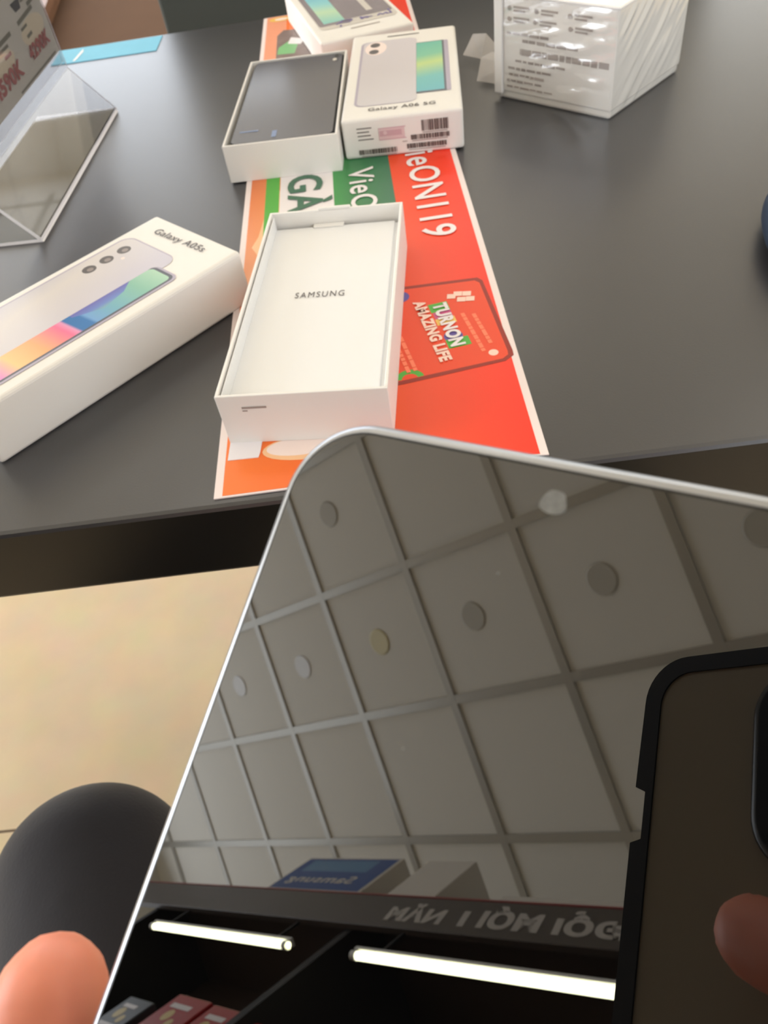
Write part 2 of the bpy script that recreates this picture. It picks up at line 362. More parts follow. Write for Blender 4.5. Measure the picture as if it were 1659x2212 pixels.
pic += [(SCR, rrect(50.4, 69.2, 21, 131.4, 3)), (SCP, [(50.4, 76), (53, 76), (61, 92), (56.5, 108), (50.4, 116)]), (BACKC, [(46, 16), (50.4, 16), (50.4, 131), (46, 131)])]
prints('phone_picture', pic, Z, ba)
text('printed_name', 'Galaxy A05s', INK, P_top(0.0328 + 0.0003), ba, 17.2, 154.8, 45.5, 7.2, 2.5, 0.008)
# closed box with green printed screen, middle back
bq = closed_box((0.0182, 0.5824, -0.1585, 0.0009), 'closed white phone box with green printed screen and barcodes on its near end', 0.0876, 0.175, 0.0283)
GSC = ramp_mat('print_screen_green', (-0.25, 1, 0), 0.015, 0.130, [(0, (92, 176, 190)), (0.3, (104, 186, 184)), (0.55, (190, 214, 130)), (0.7, (120, 194, 160)), (1, (98, 186, 170))], 0.3)
Zq = P_top(0.0283 + 0.0002)
BACKQ = ramp_mat('print_phone_back_pale', (0.3, 1, 0), 0.02, 0.17, [(0, (208, 204, 208)), (0.5, (204, 198, 202)), (1, (212, 206, 212))], 0.3)
prints('phone_picture', [(RIMG, rrect(8.5, 55, 21, 155.5, 7)), (BACKQ, rrect(10.5, 55, 22, 155.0, 6)), (WGL, circ(21, 139, 9, 24, 15)), (LENS, circ(20.2, 146.6, 4.1, 24, 5.2)), (LENS, circ(19.6, 131.4, 4.1, 24, 5.2)),
        (RIMG, rrect(74, 80.5, 34.5, 140.5, 1.5)), (SCB, stripe(54.6, 77.2, 34.4, 141)), (GSC, stripe(54.8, 75.6, 37.5, 140))], Zq, bq)
text('printed_name', 'Galaxy A06 5G', INK, P_top(0.0283 + 0.0003), bq, 19.5, 9.6, 49, 7.0, 0, 0.012)
prints('printed_line', [(INK, stripe(30, 57, 163.4, 165.4))], Zq, bq)
fr = [(INK, stripe(10.6, 21.5, 21.2, 21.9)), (INK, stripe(10.6, 19.5, 18.6, 19.3)), (INK, stripe(10.8, 20.5, 16.0, 16.7)), (INK, stripe(11, 22.3, 13.3, 14.0))]
PNK = mat('print_pink', (206, 168, 176), 0.5); PNL = mat('print_pink_pale', (222, 196, 198), 0.5)
fr += [(PNL, stripe(26.2, 45, 12.2, 20.6)), (PNK, stripe(26.8, 43, 14.6, 18.6)), (PNK, stripe(26.2, 46, 20, 20.6)), (PNK, stripe(26.2, 46, 12, 12.6)), (PNL, circ(31, 17, 1.4))]
def bars(x0, x1, y0, y1):
    x = x0
    while x < x1 - .4:
        wd = random.choice((.35, .6, .9, 1.3)); fr.append((INK, stripe(x, min(x + wd, x1), y0, y1))); x += wd + random.choice((.25, .35, .6))
bars(57.6, 77.3, 15.6, 23.2); bars(49.4, 77.8, 10.2, 13.6); bars(46, 74.8, 4.2, 7.6); bars(10.6, 38.8, 3.0, 6.6)
for (a, b, y) in ((58, 76, 14.5), (50, 76, 9.2), (47, 74, 3.0), (12, 38, 1.6), (43, 46.5, 9.5)): fr.append((INKL, stripe(a, b, y, y + .6)))
PF = P_front(); PF_n = Vector((0, -1, 0))
class Pl:                       # a print plane with its own outward normal
    def __init__(s, f, n): s.f = f; s.n = n
    def __call__(s, u, v): return s.f(u, v)
prints('barcode_label', fr, Pl(PF, Vector((0, -1, 0))), bq)
# far box with teal and black picture, turned
br_ = closed_box((0.0170, 0.7606, 0.1488, 0.0009), 'closed white phone box farthest back on the banner, purple handwriting on its top', 0.0855, 0.172, 0.0262)
Zr = P_top(0.0262 + 0.0002)
TEAL = ramp_mat('print_screen_teal', (0.3, 1, 0), 0.05, 0.16, [(0, (140, 205, 200)), (0.35, (196, 226, 190)), (0.6, (150, 212, 216)), (1, (120, 190, 220))], 0.3)
BKG = mat('print_phone_grey', (150, 142, 146), 0.25, vary=0.08, vscale=30); HAND = mat('ink_purple', (116, 106, 158), 0.5); PALE = mat('print_pale_grey', (214, 208, 200), 0.3)
prints('phone_picture', [(PALE, rrect(8, 81, 30, 160, 7)), (BKG, rrect(8.6, 40, 40, 160, 3)), (TEAL, [(14, 47), (34, 47), (34, 158), (14, 158)]), (BKG, rrect(34, 80, 47, 160, 3)), (PALE, stripe(58, 64, 60, 160))], Zr, br_)
prints('printed_line', [(INKL, stripe(33, 60, 19, 21.5))], Zr, br_)
def strokes(lst, wd, mt, name, plane, parent):
    sh = []
    for pts in lst:
        for (a, b) in zip(pts, pts[1:]):
            d = Vector((b[0] - a[0], b[1] - a[1])); 
            if d.length < 1e-6: continue
            d.normalize(); n = Vector((-d.y, d.x)) * wd / 2; a2 = Vector(a) - d * wd * .3; b2 = Vector(b) + d * wd * .3
            sh.append((mt, [tuple(a2 - n), tuple(b2 - n), tuple(b2 + n), tuple(a2 + n)]))
    return prints(name, sh, plane, parent)
strokes([[(76, 50), (76, 38), (72, 38), (72, 42), (68, 38), (66, 42), (63, 38)], [(58, 40), (52, 42), (48, 38), (48, 44), (54, 38)], [(38, 44), (31, 46), (28, 40), (36, 38), (40, 43)], [(27, 34), (26, 30)], [(28, 42), (24, 38)]], 1.6, HAND, 'handwriting', P_top(0.0262 + 0.0005), br_)

# open lid, inside facing up, near middle
bc = empty('box_lid', (-0.0688, 0.2917, TZ + 0.0009), -0.187)
W, L, H = 0.0816, 0.1726, 0.0296; tk = 0.0016
bm = bmesh.new()
add_box(bm, 0, W, 0, tk, 0, H, .0003, 1); add_box(bm, 0, W, L - tk, L, 0, H, .0003, 1); add_box(bm, 0, tk, tk, L - tk, 0, H, .0003, 1); add_box(bm, W - tk, W, tk, L - tk, 0, H, .0003, 1)
add_box(bm, tk, W - tk, tk, L - tk, 0, 0.0012)
finish(bm, 'shell', CARD, bc)
bm = bmesh.new()       # raised inner tray with a groove around it and a finger notch
add_box(bm, 0.0028, W - 0.0055, 0.0020, L - 0.0040, 0.0185, 0.0203, .0004, 2)
add_box(bm, 0.0024, 0.0030, 0.0020, L - 0.0040, 0.0190, 0.0285, .0002, 1)
add_box(bm, W - 0.0056, W - 0.0016, 0.0018, L - 0.004, 0.0120, 0.0190)
finish(bm, 'inner_tray', CARD_IN, bc)
bm = bmesh.new(); add_box(bm, 0.026, 0.045, L - 0.0060, L - 0.0018, 0.0203, 0.0212, .0004, 2); add_box(bm, 0.030, 0.050, L - 0.0016, L + 0.0003, H - 0.001, H + 0.0012, .0004, 1)
finish(bm, 'finger_tab', CARD, bc)
text('printed_name', 'SAMSUNG', INK, P_top(0.0205), bc, 24.4, 91.5, 27.5, 5.3, -1.0, 0.0, sp=1.25)
prints('printed_line', [(INKL, stripe(11.6, 23.5, 21.8, 23.0)), (INKL, stripe(11.6, 14.0, 20.2, 21.0))], Pl(PF, Vector((0, -1, 0))), bc)
tag(bc, 'empty white open box, brand name on its inner tray, nearest the held phone', 'box')
# paper slip under it
SLIP = mat('white_paper', (236, 232, 236), 0.6)
ps = empty('paper_slip', (-0.0700, 0.2795, TZ + 0.0009), -0.14)
bm = bmesh.new(); prism(bm, [(0, 0), (0.0150, 0.0006), (0.0155, 0.004), (0.016, 0.030), (-0.001, 0.028)], 0, 0.0004); finish(bm, 'sheet', SLIP, ps)
bpy.data.objects['sheet'].location = (0, 0, 0)
tag(ps, 'small white paper slip sticking out under the empty open box onto the orange banner', 'paper')

# open box with a new phone lying inside
bp_ = empty('phone_box', (-0.0688, 0.5787, TZ + 0.0009), -0.1423)
W, L, H = 0.0836, 0.1668, 0.0267
bm = bmesh.new()
add_box(bm, 0, W, 0, tk, 0, H, .0003, 1); add_box(bm, 0, W, L - tk, L, 0, H, .0003, 1); add_box(bm, 0, tk, tk, L - tk, 0, H, .0003, 1); add_box(bm, W - tk, W, tk, L - tk, 0, H, .0003, 1)
add_box(bm, tk, W - tk, tk, L - tk, 0, 0.0012)
finish(bm, 'shell', CARD, bp_)
box('inner_tray', tk + .0002, W - tk - .0002, tk + .0002, L - tk - .0002, 0.0012, 0.0178, CARD_IN, bp_)
tag(bp_, 'open white phone box with a dark phone lying face up inside it', 'box')
SCREEN2 = mat('film_covered_screen', (88, 89, 98), 0.14, ior=1.5, spec=0.5)
BLK = mat('black_plastic', (22, 22, 24), 0.35)
p2 = empty('smartphone', (-0.0688 + 0.0030 + 0.0003, 0.5787 + 0.0025, TZ + 0.0187), -0.1423)
bm = bmesh.new(); ring = rrect(0.0012, 0.0782, 0.0, 0.1620, 0.006)
ring_extrude(bm, ring, [(0.0012, 0.0), (0, 0.0012), (0, 0.0066), (0.0010, 0.0078)]); prism(bm, rrect(0.0026, 0.0768, 0.0014, 0.1606, 0.005), 0.0001, 0.0070)
finish(bm, 'body', BLK, p2)
bm = bmesh.new(); prism(bm, rrect(0.0024, 0.0770, 0.0012, 0.1608, 0.005), 0.0071, 0.0080); finish(bm, 'screen_film', SCREEN2, p2)
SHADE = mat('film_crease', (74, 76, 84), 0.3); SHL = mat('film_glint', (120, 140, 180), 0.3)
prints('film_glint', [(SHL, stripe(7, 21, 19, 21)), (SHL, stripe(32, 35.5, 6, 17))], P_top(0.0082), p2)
prints('front_camera_dot', [(BLK, circ(72.5, 155.5, 2.0, 16, 3))], P_top(0.0082), p2)
prints('film_sticker', [(PALE, circ(71, 147, 1.8, 16, 3))], P_top(0.0082), p2)
tag(p2, 'dark grey smartphone with film on its screen lying in the open white box', 'phone')

# shrink-wrapped carton, right back
SHR = mat('shrink_film', (236, 234, 232), 0.12, spec=0.9)
def wrinkle_mat(name, c, rot, scale):
    m = bpy.data.materials.new(name); m.use_nodes = True; nt = m.node_tree; b = nt.nodes['Principled BSDF']
    b.inputs['Base Color'].default_value = lin(c); b.inputs['Roughness'].default_value = 0.5; b.inputs['Coat Weight'].default_value = 1; b.inputs['Coat Roughness'].default_value = 0.08
    tc = nt.nodes.new('ShaderNodeTexCoord'); mp = nt.nodes.new('ShaderNodeMapping'); mp.inputs['Rotation'].default_value = rot; mp.inputs['Scale'].default_value = scale
    n = nt.nodes.new('ShaderNodeTexNoise'); n.inputs['Scale'].default_value = 1; n.inputs['Detail'].default_value = 3; n.inputs['Distortion'].default_value = 0.6
    bp = nt.nodes.new('ShaderNodeBump'); bp.inputs['Strength'].default_value = 1; bp.inputs['Distance'].default_value = 0.004
    nt.links.new(tc.outputs['Object'], mp.inputs[0]); nt.links.new(mp.outputs[0], n.inputs['Vector']); nt.links.new(n.outputs['Fac'], bp.inputs['Height'])
    nt.links.new(bp.outputs[0], b.inputs['Normal']); nt.links.new(bp.outputs[0], b.inputs['Coat Normal'])
    return m
wr = empty('wrapped_carton', (0.2139, 0.5730, TZ + 0.0002), 0.7023)
box('carton', 0.0006, 0.1004, 0.0006, 0.1008, 0, 0.0715, CARD, wr, 0.002, 2)
def wrap_face(name, axis, mt):
    bm = bmesh.new(); n, k = 46, 34; rnd = random.Random(3 if axis == 'x' else 5)
    from mathutils import noise
    vs = []
    for i in range(n + 1):
        row = []
        for j in range(k + 1):
            a = 0.101 * i / n; z = 0.0716 * j / k
            if axis == 'x': h = noise.noise(Vector((a * 38, z * 260 + a * 40, 1.3)))          # folds nearly level on the printed side
            else: h = noise.noise(Vector(((a - z * 1.4) * 42, (a * 1.0 + z) * 10 , 7.1)) ) if False else noise.noise(Vector(((z - a * 0.9) * 190, (z + a) * 16, 7.1)))
            e = min(i, n - i, 4) / 4 * min(j, k - j, 3) / 3
            d = 0.0006 + max(0, h) * 0.0026 * e
            row.append(bm.verts.new(Vector((-d, a, z)) if axis == 'x' else Vector((a, -d, z))))
        vs.append(row)
    for i in range(n):
        for j in range(k): bm.faces.new((vs[i][j], vs[i + 1][j], vs[i + 1][j + 1], vs[i][j + 1]))
    o = finish(bm, name, mt, wr, True)
    ax = 0 if axis == 'x' else 1
    if sum(p.normal[ax] for p in o.data.polygons) > 0: o.data.flip_normals()
    return o
def film_mat():
    m = bpy.data.materials.new('clear_shrink_film'); m.use_nodes = True; nt = m.node_tree; nt.nodes.clear()
    o = nt.nodes.new('ShaderNodeOutputMaterial'); mx = nt.nodes.new('ShaderNodeMixShader'); tr = nt.nodes.new('ShaderNodeBsdfTransparent'); gl = nt.nodes.new('ShaderNodeBsdfGlossy')
    tr.inputs[0].default_value = (0.99, 0.99, 0.99, 1); gl.inputs['Roughness'].default_value = 0.12
    lw0 = nt.nodes.new('ShaderNodeLayerWeight'); lw1 = nt.nodes.new('ShaderNodeMath'); lw1.operation = 'POWER'; lw1.inputs[1].default_value = 3
    lw = nt.nodes.new('ShaderNodeMath'); lw.operation = 'MULTIPLY_ADD'; lw.inputs[1].default_value = 0.7; lw.inputs[2].default_value = 0.11
    nt.links.new(lw0.outputs['Facing'], lw1.inputs[0]); nt.links.new(lw1.outputs[0], lw.inputs[0])
    nt.links.new(lw.outputs[0], mx.inputs[0]); nt.links.new(tr.outputs[0], mx.inputs[1]); nt.links.new(gl.outputs[0], mx.inputs[2]); nt.links.new(mx.outputs[0], o.inputs[0])
    return m
FILM = film_mat()
box('carton_lid', -0.0002, 0.1012, -0.0002, 0.1016, 0.0050, 0.0722, CARD, wr, 0.0018, 2)
wl = []
ICON = mat('ink_icon_grey', (168, 158, 152), 0.5)
PL_ = Pl(P_left(-0.0002), Vector((-1, 0, 0)))
for k, (u0, u1, v0, v1) in enumerate(((4, 80, 33.5, 38), (30, 78, 42, 44.5), (55, 92, 46.5, 48.5), (40, 84, 28, 30), (52, 92, 22.5, 24.5), (58, 90, 18, 20), (60, 92, 13.5, 15.5), (50, 92, 9.5, 11))):
    u = u0
    while u < u1:
        s = random.uniform(3, 9); wl.append((ICON, stripe(u, min(u + s, u1), v0 + random.uniform(0, .6), v1))); u += s + random.uniform(.6, 1.4)
for (u, v) in ((90, 64), (66, 64), (67, 57), (38, 64), (90, 57), (37, 56)):
    wl.append((ICON, circ(u, v, 1.6))); wl.append((ICON, stripe(u - 18, u - 4, v + .4, v + 1.8))); wl.append((ICON, stripe(u - 14, u - 4, v - 1.8, v - .6)))
prints('printed_label', wl, PL_, wr)
wrap_face('shrink_wrap', 'x', FILM); wrap_face('shrink_wrap', 'y', FILM)
bm = bmesh.new(); add_box(bm, -0.0012, 0.1018, -0.0012, 0.1024, 0.0715, 0.0735, .0008, 2); finish(bm, 'top_fold', SHR, wr)
bm = bmesh.new(); add_box(bm, -0.0022, 0.0004, 0.0955, 0.1030, 0.004, 0.0725, .0008, 2); finish(bm, 'side_fold', SHR, wr)
# loose film tail lying on the table
TAIL = mat('loose_clear_film', (205, 200, 198), 0.25, alpha=0.55, spec=0.8)
bm = bmesh.new()
Mi = Matrix.Rotation(-0.7023, 4, 'Z') @ Matrix.Translation((-0.2139, -0.5730, 0))
tp = [(0.1385, 0.742, .004), (0.150, 0.752, .016), (0.158, 0.735, .020), (0.166, 0.715, .012), (0.150, 0.720, .006), (0.146, 0.700, .014), (0.138, 0.682, .003), (0.152, 0.672, .002), (0.163, 0.680, .012), (0.156, 0.700, .017)]
V = [bm.verts.new(Mi @ Vector(p)) for p in tp]
for f in ((0, 1, 4), (1, 2, 4), (2, 3, 4), (4, 3, 9), (4, 9, 5), (5, 9, 8), (5, 8, 6), (6, 8, 7)): bm.faces.new([V[i] for i in f])
o = finish(bm, 'film_tail', TAIL, wr)
tag(wr, 'white carton in wrinkled clear shrink wrap at the right back of the table', 'carton')
# dark blue thing at right edge
NAVY = mat('navy_plastic', (24, 42, 64), 0.45)
bm = bmesh.new(); bmesh.ops.create_uvsphere(bm, u_segments=32, v_segments=20, radius=1)
for v in bm.verts:
    c = v.co; s = lambda t: math.copysign(abs(t) ** 0.8, t); v.co = Vector((s(c.x) * 0.034, s(c.y) * 0.052, (s(c.z) * 0.019 if c.z > 0 else s(c.z) * 0.010) + 0.010))
nv = finish(bm, 'computer_mouse', NAVY, None, True); nv.location = (0.2705, 0.372, TZ); nv.rotation_euler = (0, 0, -0.35)
tag(nv, 'dark navy rounded mouse on the black table, half outside the right edge of the picture', 'mouse')

# ================================================================ SIGN HOLDER
ACR = mat('clear_acrylic', (250, 250, 252), 0.02, trans=1.0, ior=1.49)
AED = mat('acrylic_cut_edge', (255, 252, 255), 0.4)
ang = math.atan2(0.7672 - 0.541, -0.1734 + 0.204)        # length direction
hd = empty('sign_holder', (-0.204, 0.541, TZ), ang - math.pi / 2)    # local y along the length (0..0.228), local -x away from the front lip
LN = 0.2282; th = 0.0022
def sheet(name, pts, y0, y1):
    bm = bmesh.new(); M = Matrix(((1, 0, 0, 0), (0, 0, 1, 0), (0, 1, 0, 0), (0, 0, 0, 1)))
    prism(bm, pts, y0, y1, M=M); bm.normal_update()
    for f in bm.faces:
        if f.calc_area() < 0.00075: f.material_index = 1
    return finish(bm, name, [ACR, AED], hd)
sheet('front_slope', [(0.0, 0.0022), (-0.0300, 0.0400), (-0.0316, 0.0386), (-0.0022, 0.0006)], 0, LN)
sheet('base_plate', [(0.0, 0.0), (-0.075, 0.0), (-0.075, th), (-0.002, th)], 0, LN)
sheet('back_panel', [(-0.0300, 0.0402), (-0.0300, 0.150), (-0.0315, 0.150), (-0.0318, 0.0390)], 0, LN)
sheet('card_sleeve', [(-0.0330, 0.045), (-0.0330, 0.150), (-0.0345, 0.150), (-0.0345, 0.045)], 0, LN)
tag(hd, 'clear acrylic sign holder with sloping foot at the left back of the table', 'sign holder')
pc = empty('price_card', (-0.204, 0.541, TZ), ang - math.pi / 2)
PCM = mat('price_card_paper', (206, 200, 190), 0.6, vary=0.02, vscale=20)
bm = bmesh.new(); add_box(bm, -0.0328, -0.0322, 0.002, LN - 0.001, 0.054, 0.149); finish(bm, 'sheet', PCM, pc)
PP = Pl(lambda u, v: Vector((-0.0321, LN + u / 1000, v / 1000)), Vector((1, 0, 0)))      # u: along length measured from the far edge (negative)
REDI = mat('ink_faded_red', (172, 112, 112), 0.5); GRI = mat('ink_faded_grey', (128, 124, 112), 0.5); DRK = mat('ink_dark', (84, 82, 86), 0.5); CRM = mat('card_cream', (222, 208, 184), 0.6)
def bar(u0, v0, u1, v1, wd): 
    d = Vector((u1 - u0, v1 - v0)).normalized(); n = Vector((-d.y, d.x)) * wd / 2
    return [(u0 - n.x, v0 - n.y), (u1 - n.x, v1 - n.y), (u1 + n.x, v1 + n.y), (u0 + n.x, v0 + n.y)]
cs = [(CRM, circ(-112, 79, 26, 28, 8)), (CRM, circ(-36, 81, 26, 28, 9)),
      (DRK, [(-60, 104), (-40, 104), (-43, 97.5), (-55, 97.5)]), (GRI, bar(-101, 56, -10, 56, 1.6)), (GRI, bar(-60, 91, -22, 93, 3.0)), (GRI, bar(-58, 86, -44, 86.5, 2)), (GRI, bar(-112, 90, -78, 90.5, 3.0)), (GRI, bar(-110, 86, -90, 86, 2.2)), (REDI, bar(-104, 81, -90, 81, 2.4)), (GRI, bar(-52, 79.5, -40, 80, 2.4)), (GRI, bar(-30, 96, -14, 97, 3)), (GRI, bar(-40, 101, -20, 101, 2)),
      (GRI, bar(-150, 92, -122, 92, 3))]
prints('printed_lines', cs, PP, pc)
text('printed_price', '4590K', REDI, PP, pc, -144, 63.5, 62, 11.5, 0, 0.05, lift=0.0006)
text('printed_price', '4290K', REDI, PP, pc, -62, 64.5, 50, 10.5, 0, 0.05, lift=0.0006)
tag(pc, 'pale price card with faded red prices standing in the clear holder', 'card')

# ================================================================ BEYOND THE TABLE
DKC = mat('charcoal_panel', (62, 68, 68), 0.6)
ct = empty('display_counter', (-0.188, 1.30, 0), -0.03)
box('body', 0, 0.80, 0, 0.45, 0.06, 0.92, DKC, ct, 0.004, 2)
box('plinth', 0.02, 0.78, 0.03, 0.43, 0, 0.06, TE, ct)
box('worktop', -0.0, 0.80, -0.0, 0.45, 0.92, 0.95, TE, ct, 0.003, 2)
tag(ct, 'dark charcoal counter standing behind the far edge of the table', 'counter')
FSHADE = mat('floor_shade_brown', (96, 72, 54), 0.9, spec=0.1, vary=0.05, vscale=4)  # shade on the far floor, put in as a thin brown sheet
fm = box('floor_shade_sheet', -0.5, 2.6, 0, 2.3, 0.0005, 0.012, FSHADE, None, 0.004, 2); fm.location = (-1.02, 3.35, 0); tag(fm, 'brown sheet added for the shaded floor far behind the table', 'mat')
WD = mat('brown_wood', (126, 88, 62), 0.5, vary=0.08, vscale=6)
pl = empty('wooden_platform', (-2.6, 3.6, 0.0121), 0.05)
box('deck', 0, 1.56, 0, 2.0, 0.06, 0.10, WD, pl, 0.003, 2); box('plinth', 0.02, 1.53, 0.02, 1.97, 0, 0.06, WD, pl)
tag(pl, 'low brown wooden platform on the floor far behind the sign holder', 'platform')

# ================================================================ WALL CABINET BEHIND THE CAMERA (seen mirrored in the held phone)
CBK = mat('cabinet_black', (58, 44, 38), 0.45); CBD = mat('cabinet_divider', (20, 16, 15), 0.6); CBF = mat('cabinet_fascia', (74, 66, 62), 0.4); REDL = mat('fascia_red_line', (150, 60, 62), 0.4)
Mc = Matrix.Rotation(G, 4, 'Z')
cb = empty('display_cabinet', Mc @ Vector((-3.16, -0.80, 0)), G)       # local x: 0 .. 2.44 along the front, y negative = deeper
CB0 = -3.16
def cx_(a): return a - CB0
CW = 2.60; DPT = 0.38
bm = bmesh.new(); add_box(bm, 0, CW, -DPT, -0.0205, 2.255, 2.306); add_box(bm, 0, CW, -DPT, -DPT + 0.015, 0.0, 2.255)
finish(bm, 'carcass', CBK, cb)
box('fascia', -0.6, CW, -0.02, 0.0, 2.150, 2.300, CBF, cb, 0.002, 1)
box('red_trim', -0.6, CW, -0.0205, 0.001, 2.300, 2.307, REDL, cb)
for a in (-3.15, -1.93, -0.74):
    box('divider', cx_(a), cx_(a) + 0.03, -DPT + 0.015, -0.022, 0.0, 2.255, CBD, cb)
for z in (0.10, 0.60, 1.05, 1.50):
    box('shelf', 0.02, CW - 0.16, -DPT + 0.016, -0.03, z, z + 0.02, CBK, cb)
FTXT = mat('fascia_letters', (190, 184, 178), 0.4)
PFc = Pl(lambda u, v: Vector((cx_(-u), 0.0012, v)), Vector((0, 1, 0)))       # u runs to the viewer's right
class Plm(Pl): pass
for wd_, x0_, w_, h_ in (('ĐỔI', 1.015, 0.205, 0.100), ('MỚI', 1.240, 0.215, 0.100), ('1', 1.475, 0.045, 0.068), ('NĂM', 1.560, 0.240, 0.088)):
    text('fascia_lettering', wd_, FTXT, PFc, cb, x0_, 2.180 , w_, h_, 0, 0.05, shear=0.25, lift=0.0)
LEDM = mat('led_tube_light', (255, 255, 235), 0.4, emit=(255, 255, 214), es=24)
for k, (a0, a1) in enumerate(((-2.95, -2.065), (-1.765, -0.88))):
    t = empty('tube_lamp', Mc @ Vector(((a0 + a1) / 2, -0.815, 2.040)), G)
    bm = bmesh.new(); r_ = 0.011; M = Matrix.Rotation(math.pi / 2, 4, 'Y'); h = (a1 - a0) / 2
    prism(bm, circ(0, 0, r_, 16), -h, h, M=M); finish(bm, 'tube', LEDM, t)
    bm = bmesh.new()
    for s in (-1, 1): prism(bm, circ(0, 0, 0.0125, 16), s * h - (0.02 if s > 0 else 0), s * h + (0.02 if s < 0 else 0), M=M)
    add_box(bm, -h, h, -0.012, 0.012, 0.0115, 0.022)
    finish(bm, 'fitting', WHITE_METAL, t)
    for s in (-1, 1): box('bracket', s * h * .79 - .004, s * h * .79 + .004, -0.004, 0.004, 0.022, 0.213, CBD, t)
    tag(t, ('lit tube lamp under the cabinet fascia, left one in the phone screen reflection', 'lit tube lamp under the cabinet fascia, longer right one in the phone screen reflection')[k], 'lamp', 'tube lamps under the cabinet fascia')
tag(cb, 'dark display cabinet with lettered fascia, seen mirrored in the held phone screen', 'cabinet')
# boxes on top of the cabinet
CT = mat('carton_white', (222, 216, 206), 0.6); CBL = mat('carton_blue', (48, 84, 150), 0.45); CBLL = mat('carton_blue_pale', (96, 140, 180), 0.45)
def top_carton(a0, a1, h, d, front, label, rot=0):
    t = empty('carton', Mc @ Vector((a0, -0.80 - 0.0215, 2.3068)), G + rot)
    box('body', 0, a1 - a0, -d, 0, 0, h, CT, t, 0.003, 2)
    tag(t, label, 'box'); return t
t = top_carton(-2.62, -2.08, 0.26, 0.30, None, 'white carton with blue printed front on top of the cabinet, in the reflection')
PB = Pl(lambda u, v: Vector((u / 1000, 0.0006, v / 1000)), Vector((0, 1, 0)))
prints('blue_front_print', [(CBL, stripe(14, 526, 42, 248)), (CBLL, stripe(60, 440, 160, 235))], PB, t)
PB2 = Pl(lambda u, v: Vector((0.54 - u / 1000, 0.0010, v / 1000)), Vector((0, 1, 0)))
text('printed_name', 'Samsung', CT, PB2, t, 100, 70, 380, 60, 0, 0.02, lift=0.0004)
top_carton(-1.945, -1.735, 0.245, 0.28, None, 'plain upright white carton on top of the cabinet beside the blue printed one')
top_carton(-1.49, -1.00, 0.062, 0.26, None, 'flat white carton on top of the cabinet above the lettering')
# goods on the upper shelf
REDB = mat('red_gift_pack', (170, 10, 14), 0.4); GOLD = mat('pack_gold_print', (214, 190, 120), 0.4); DGR = mat('dark_pack', (50, 58, 66), 0.4)
for k, (a, wdt, h, mt) in enumerate(((-2.34, 0.19, 0.295, REDB), (-2.13, 0.17, 0.290, REDB), (-1.89, 0.18, 0.270, REDB), (-1.68, 0.19, 0.260, REDB), (-2.56, 0.16, 0.24, DGR))):
    p = Mc @ Vector((a, -0.80 - 0.05, 1.521)); t = empty('gift_pack', p, G)
    box('body', 0, wdt, -0.10, 0, 0, h, mt, t, 0.004, 2)
    prints('front_print', [(GOLD, circ(wdt * 500 - 20, h * 720, 22)), (GOLD, circ(wdt * 500 + 26, h * 640, 16)), (PW, stripe(20, wdt * 1000 - 30, h * 450, h * 540)), (PW, stripe(30, wdt * 1000 - 50, h * 820, h * 880))], PB, t)
    tag(t, ('red gift pack on the upper cabinet shelf, mirrored at the bottom of the phone screen', 'red gift pack on the upper cabinet shelf, second from the cabinet left bay edge', 'red gift pack on the upper cabinet shelf, beside the middle divider', 'red gift pack on the upper cabinet shelf, inside the right bay', 'dark pack on the upper cabinet shelf beside the red packs')[k], 'gift pack', 'packs on the upper cabinet shelf')

# ================================================================ HELD SMARTPHONE
D1 = Vector((0.7782, -0.6093, 0.1523)).normalized(); D2 = Vector((-0.482, -0.733, -0.4799)); D2 = (D2 - D1 * D2.dot(D1)).normalized(); N = D1.cross(D2)
OC = Vector((-0.0084, 0.0910, 0.1797 + TZ))
PH = Matrix((D1, -D2, -N)).transposed().to_4x4(); PH.translation = OC      # local x right, y up the phone, z out of the screen
ph = empty('smartphone', None, mw=PH)
PWid, PLen, PThk = 0.0778, 0.168, 0.0088
SILV = mat('silver_frame', (168, 171, 176), 0.3, metal=0.9)
outl = rrect(0, PWid, -PLen, 0, 0.0125, 14)
bm = bmesh.new(); rows = ring_extrude(bm, outl, [(0.0030, -PThk), (0.0010, -PThk + 0.0006), (0.0, -PThk + 0.002), (0.0, -0.0020), (0.00035, -0.0011), (0.0010, -0.0005), (0.0019, -0.0003), (0.0021, -0.0006)])
bm.faces.new(rows[0][::-1])
finish(bm, 'frame', SILV, ph, True)
GLS = mat('phone_screen_glass', (5, 5, 5), 0.0, ior=1.92, spec=0.5)
bm = bmesh.new(); prism(bm, rrect(0.0021, PWid - 0.0021, -PLen + 0.0021, -0.0021, 0.0105, 14), -0.0030, 0.0); finish(bm, 'screen', GLS, ph)
MATB = mat('black_gasket', (12, 12, 12), 0.5)
bm = bmesh.new(); o1 = rrect(0.0017, PWid - 0.0017, -PLen + 0.0017, -0.0017, 0.0109, 14); ring_extrude(bm, o1, [(0, -0.0012), (0, -0.0002), (0.0004, -0.0002), (0.0004, -0.0012)]); finish(bm, 'screen_gasket', MATB, ph)
SMU = mat('screen_smudge', (120, 120, 116), 0.5, vary=0.25, vscale=900, alpha=0.75)
def smudge(px, py, r):          # small hazy dust spots on the screen film
    return [(px + r * math.cos(a) * (1 + .12 * math.sin(3 * a + px)), py + r * math.sin(a) * (1 + .1 * math.cos(2 * a + py))) for a in [2 * math.pi * k / 24 for k in range(24)]]
Zs = Pl(lambda u, v: Vector((u / 1000, v / 1000, 0.00004)), Vector((0, 0, 1)))
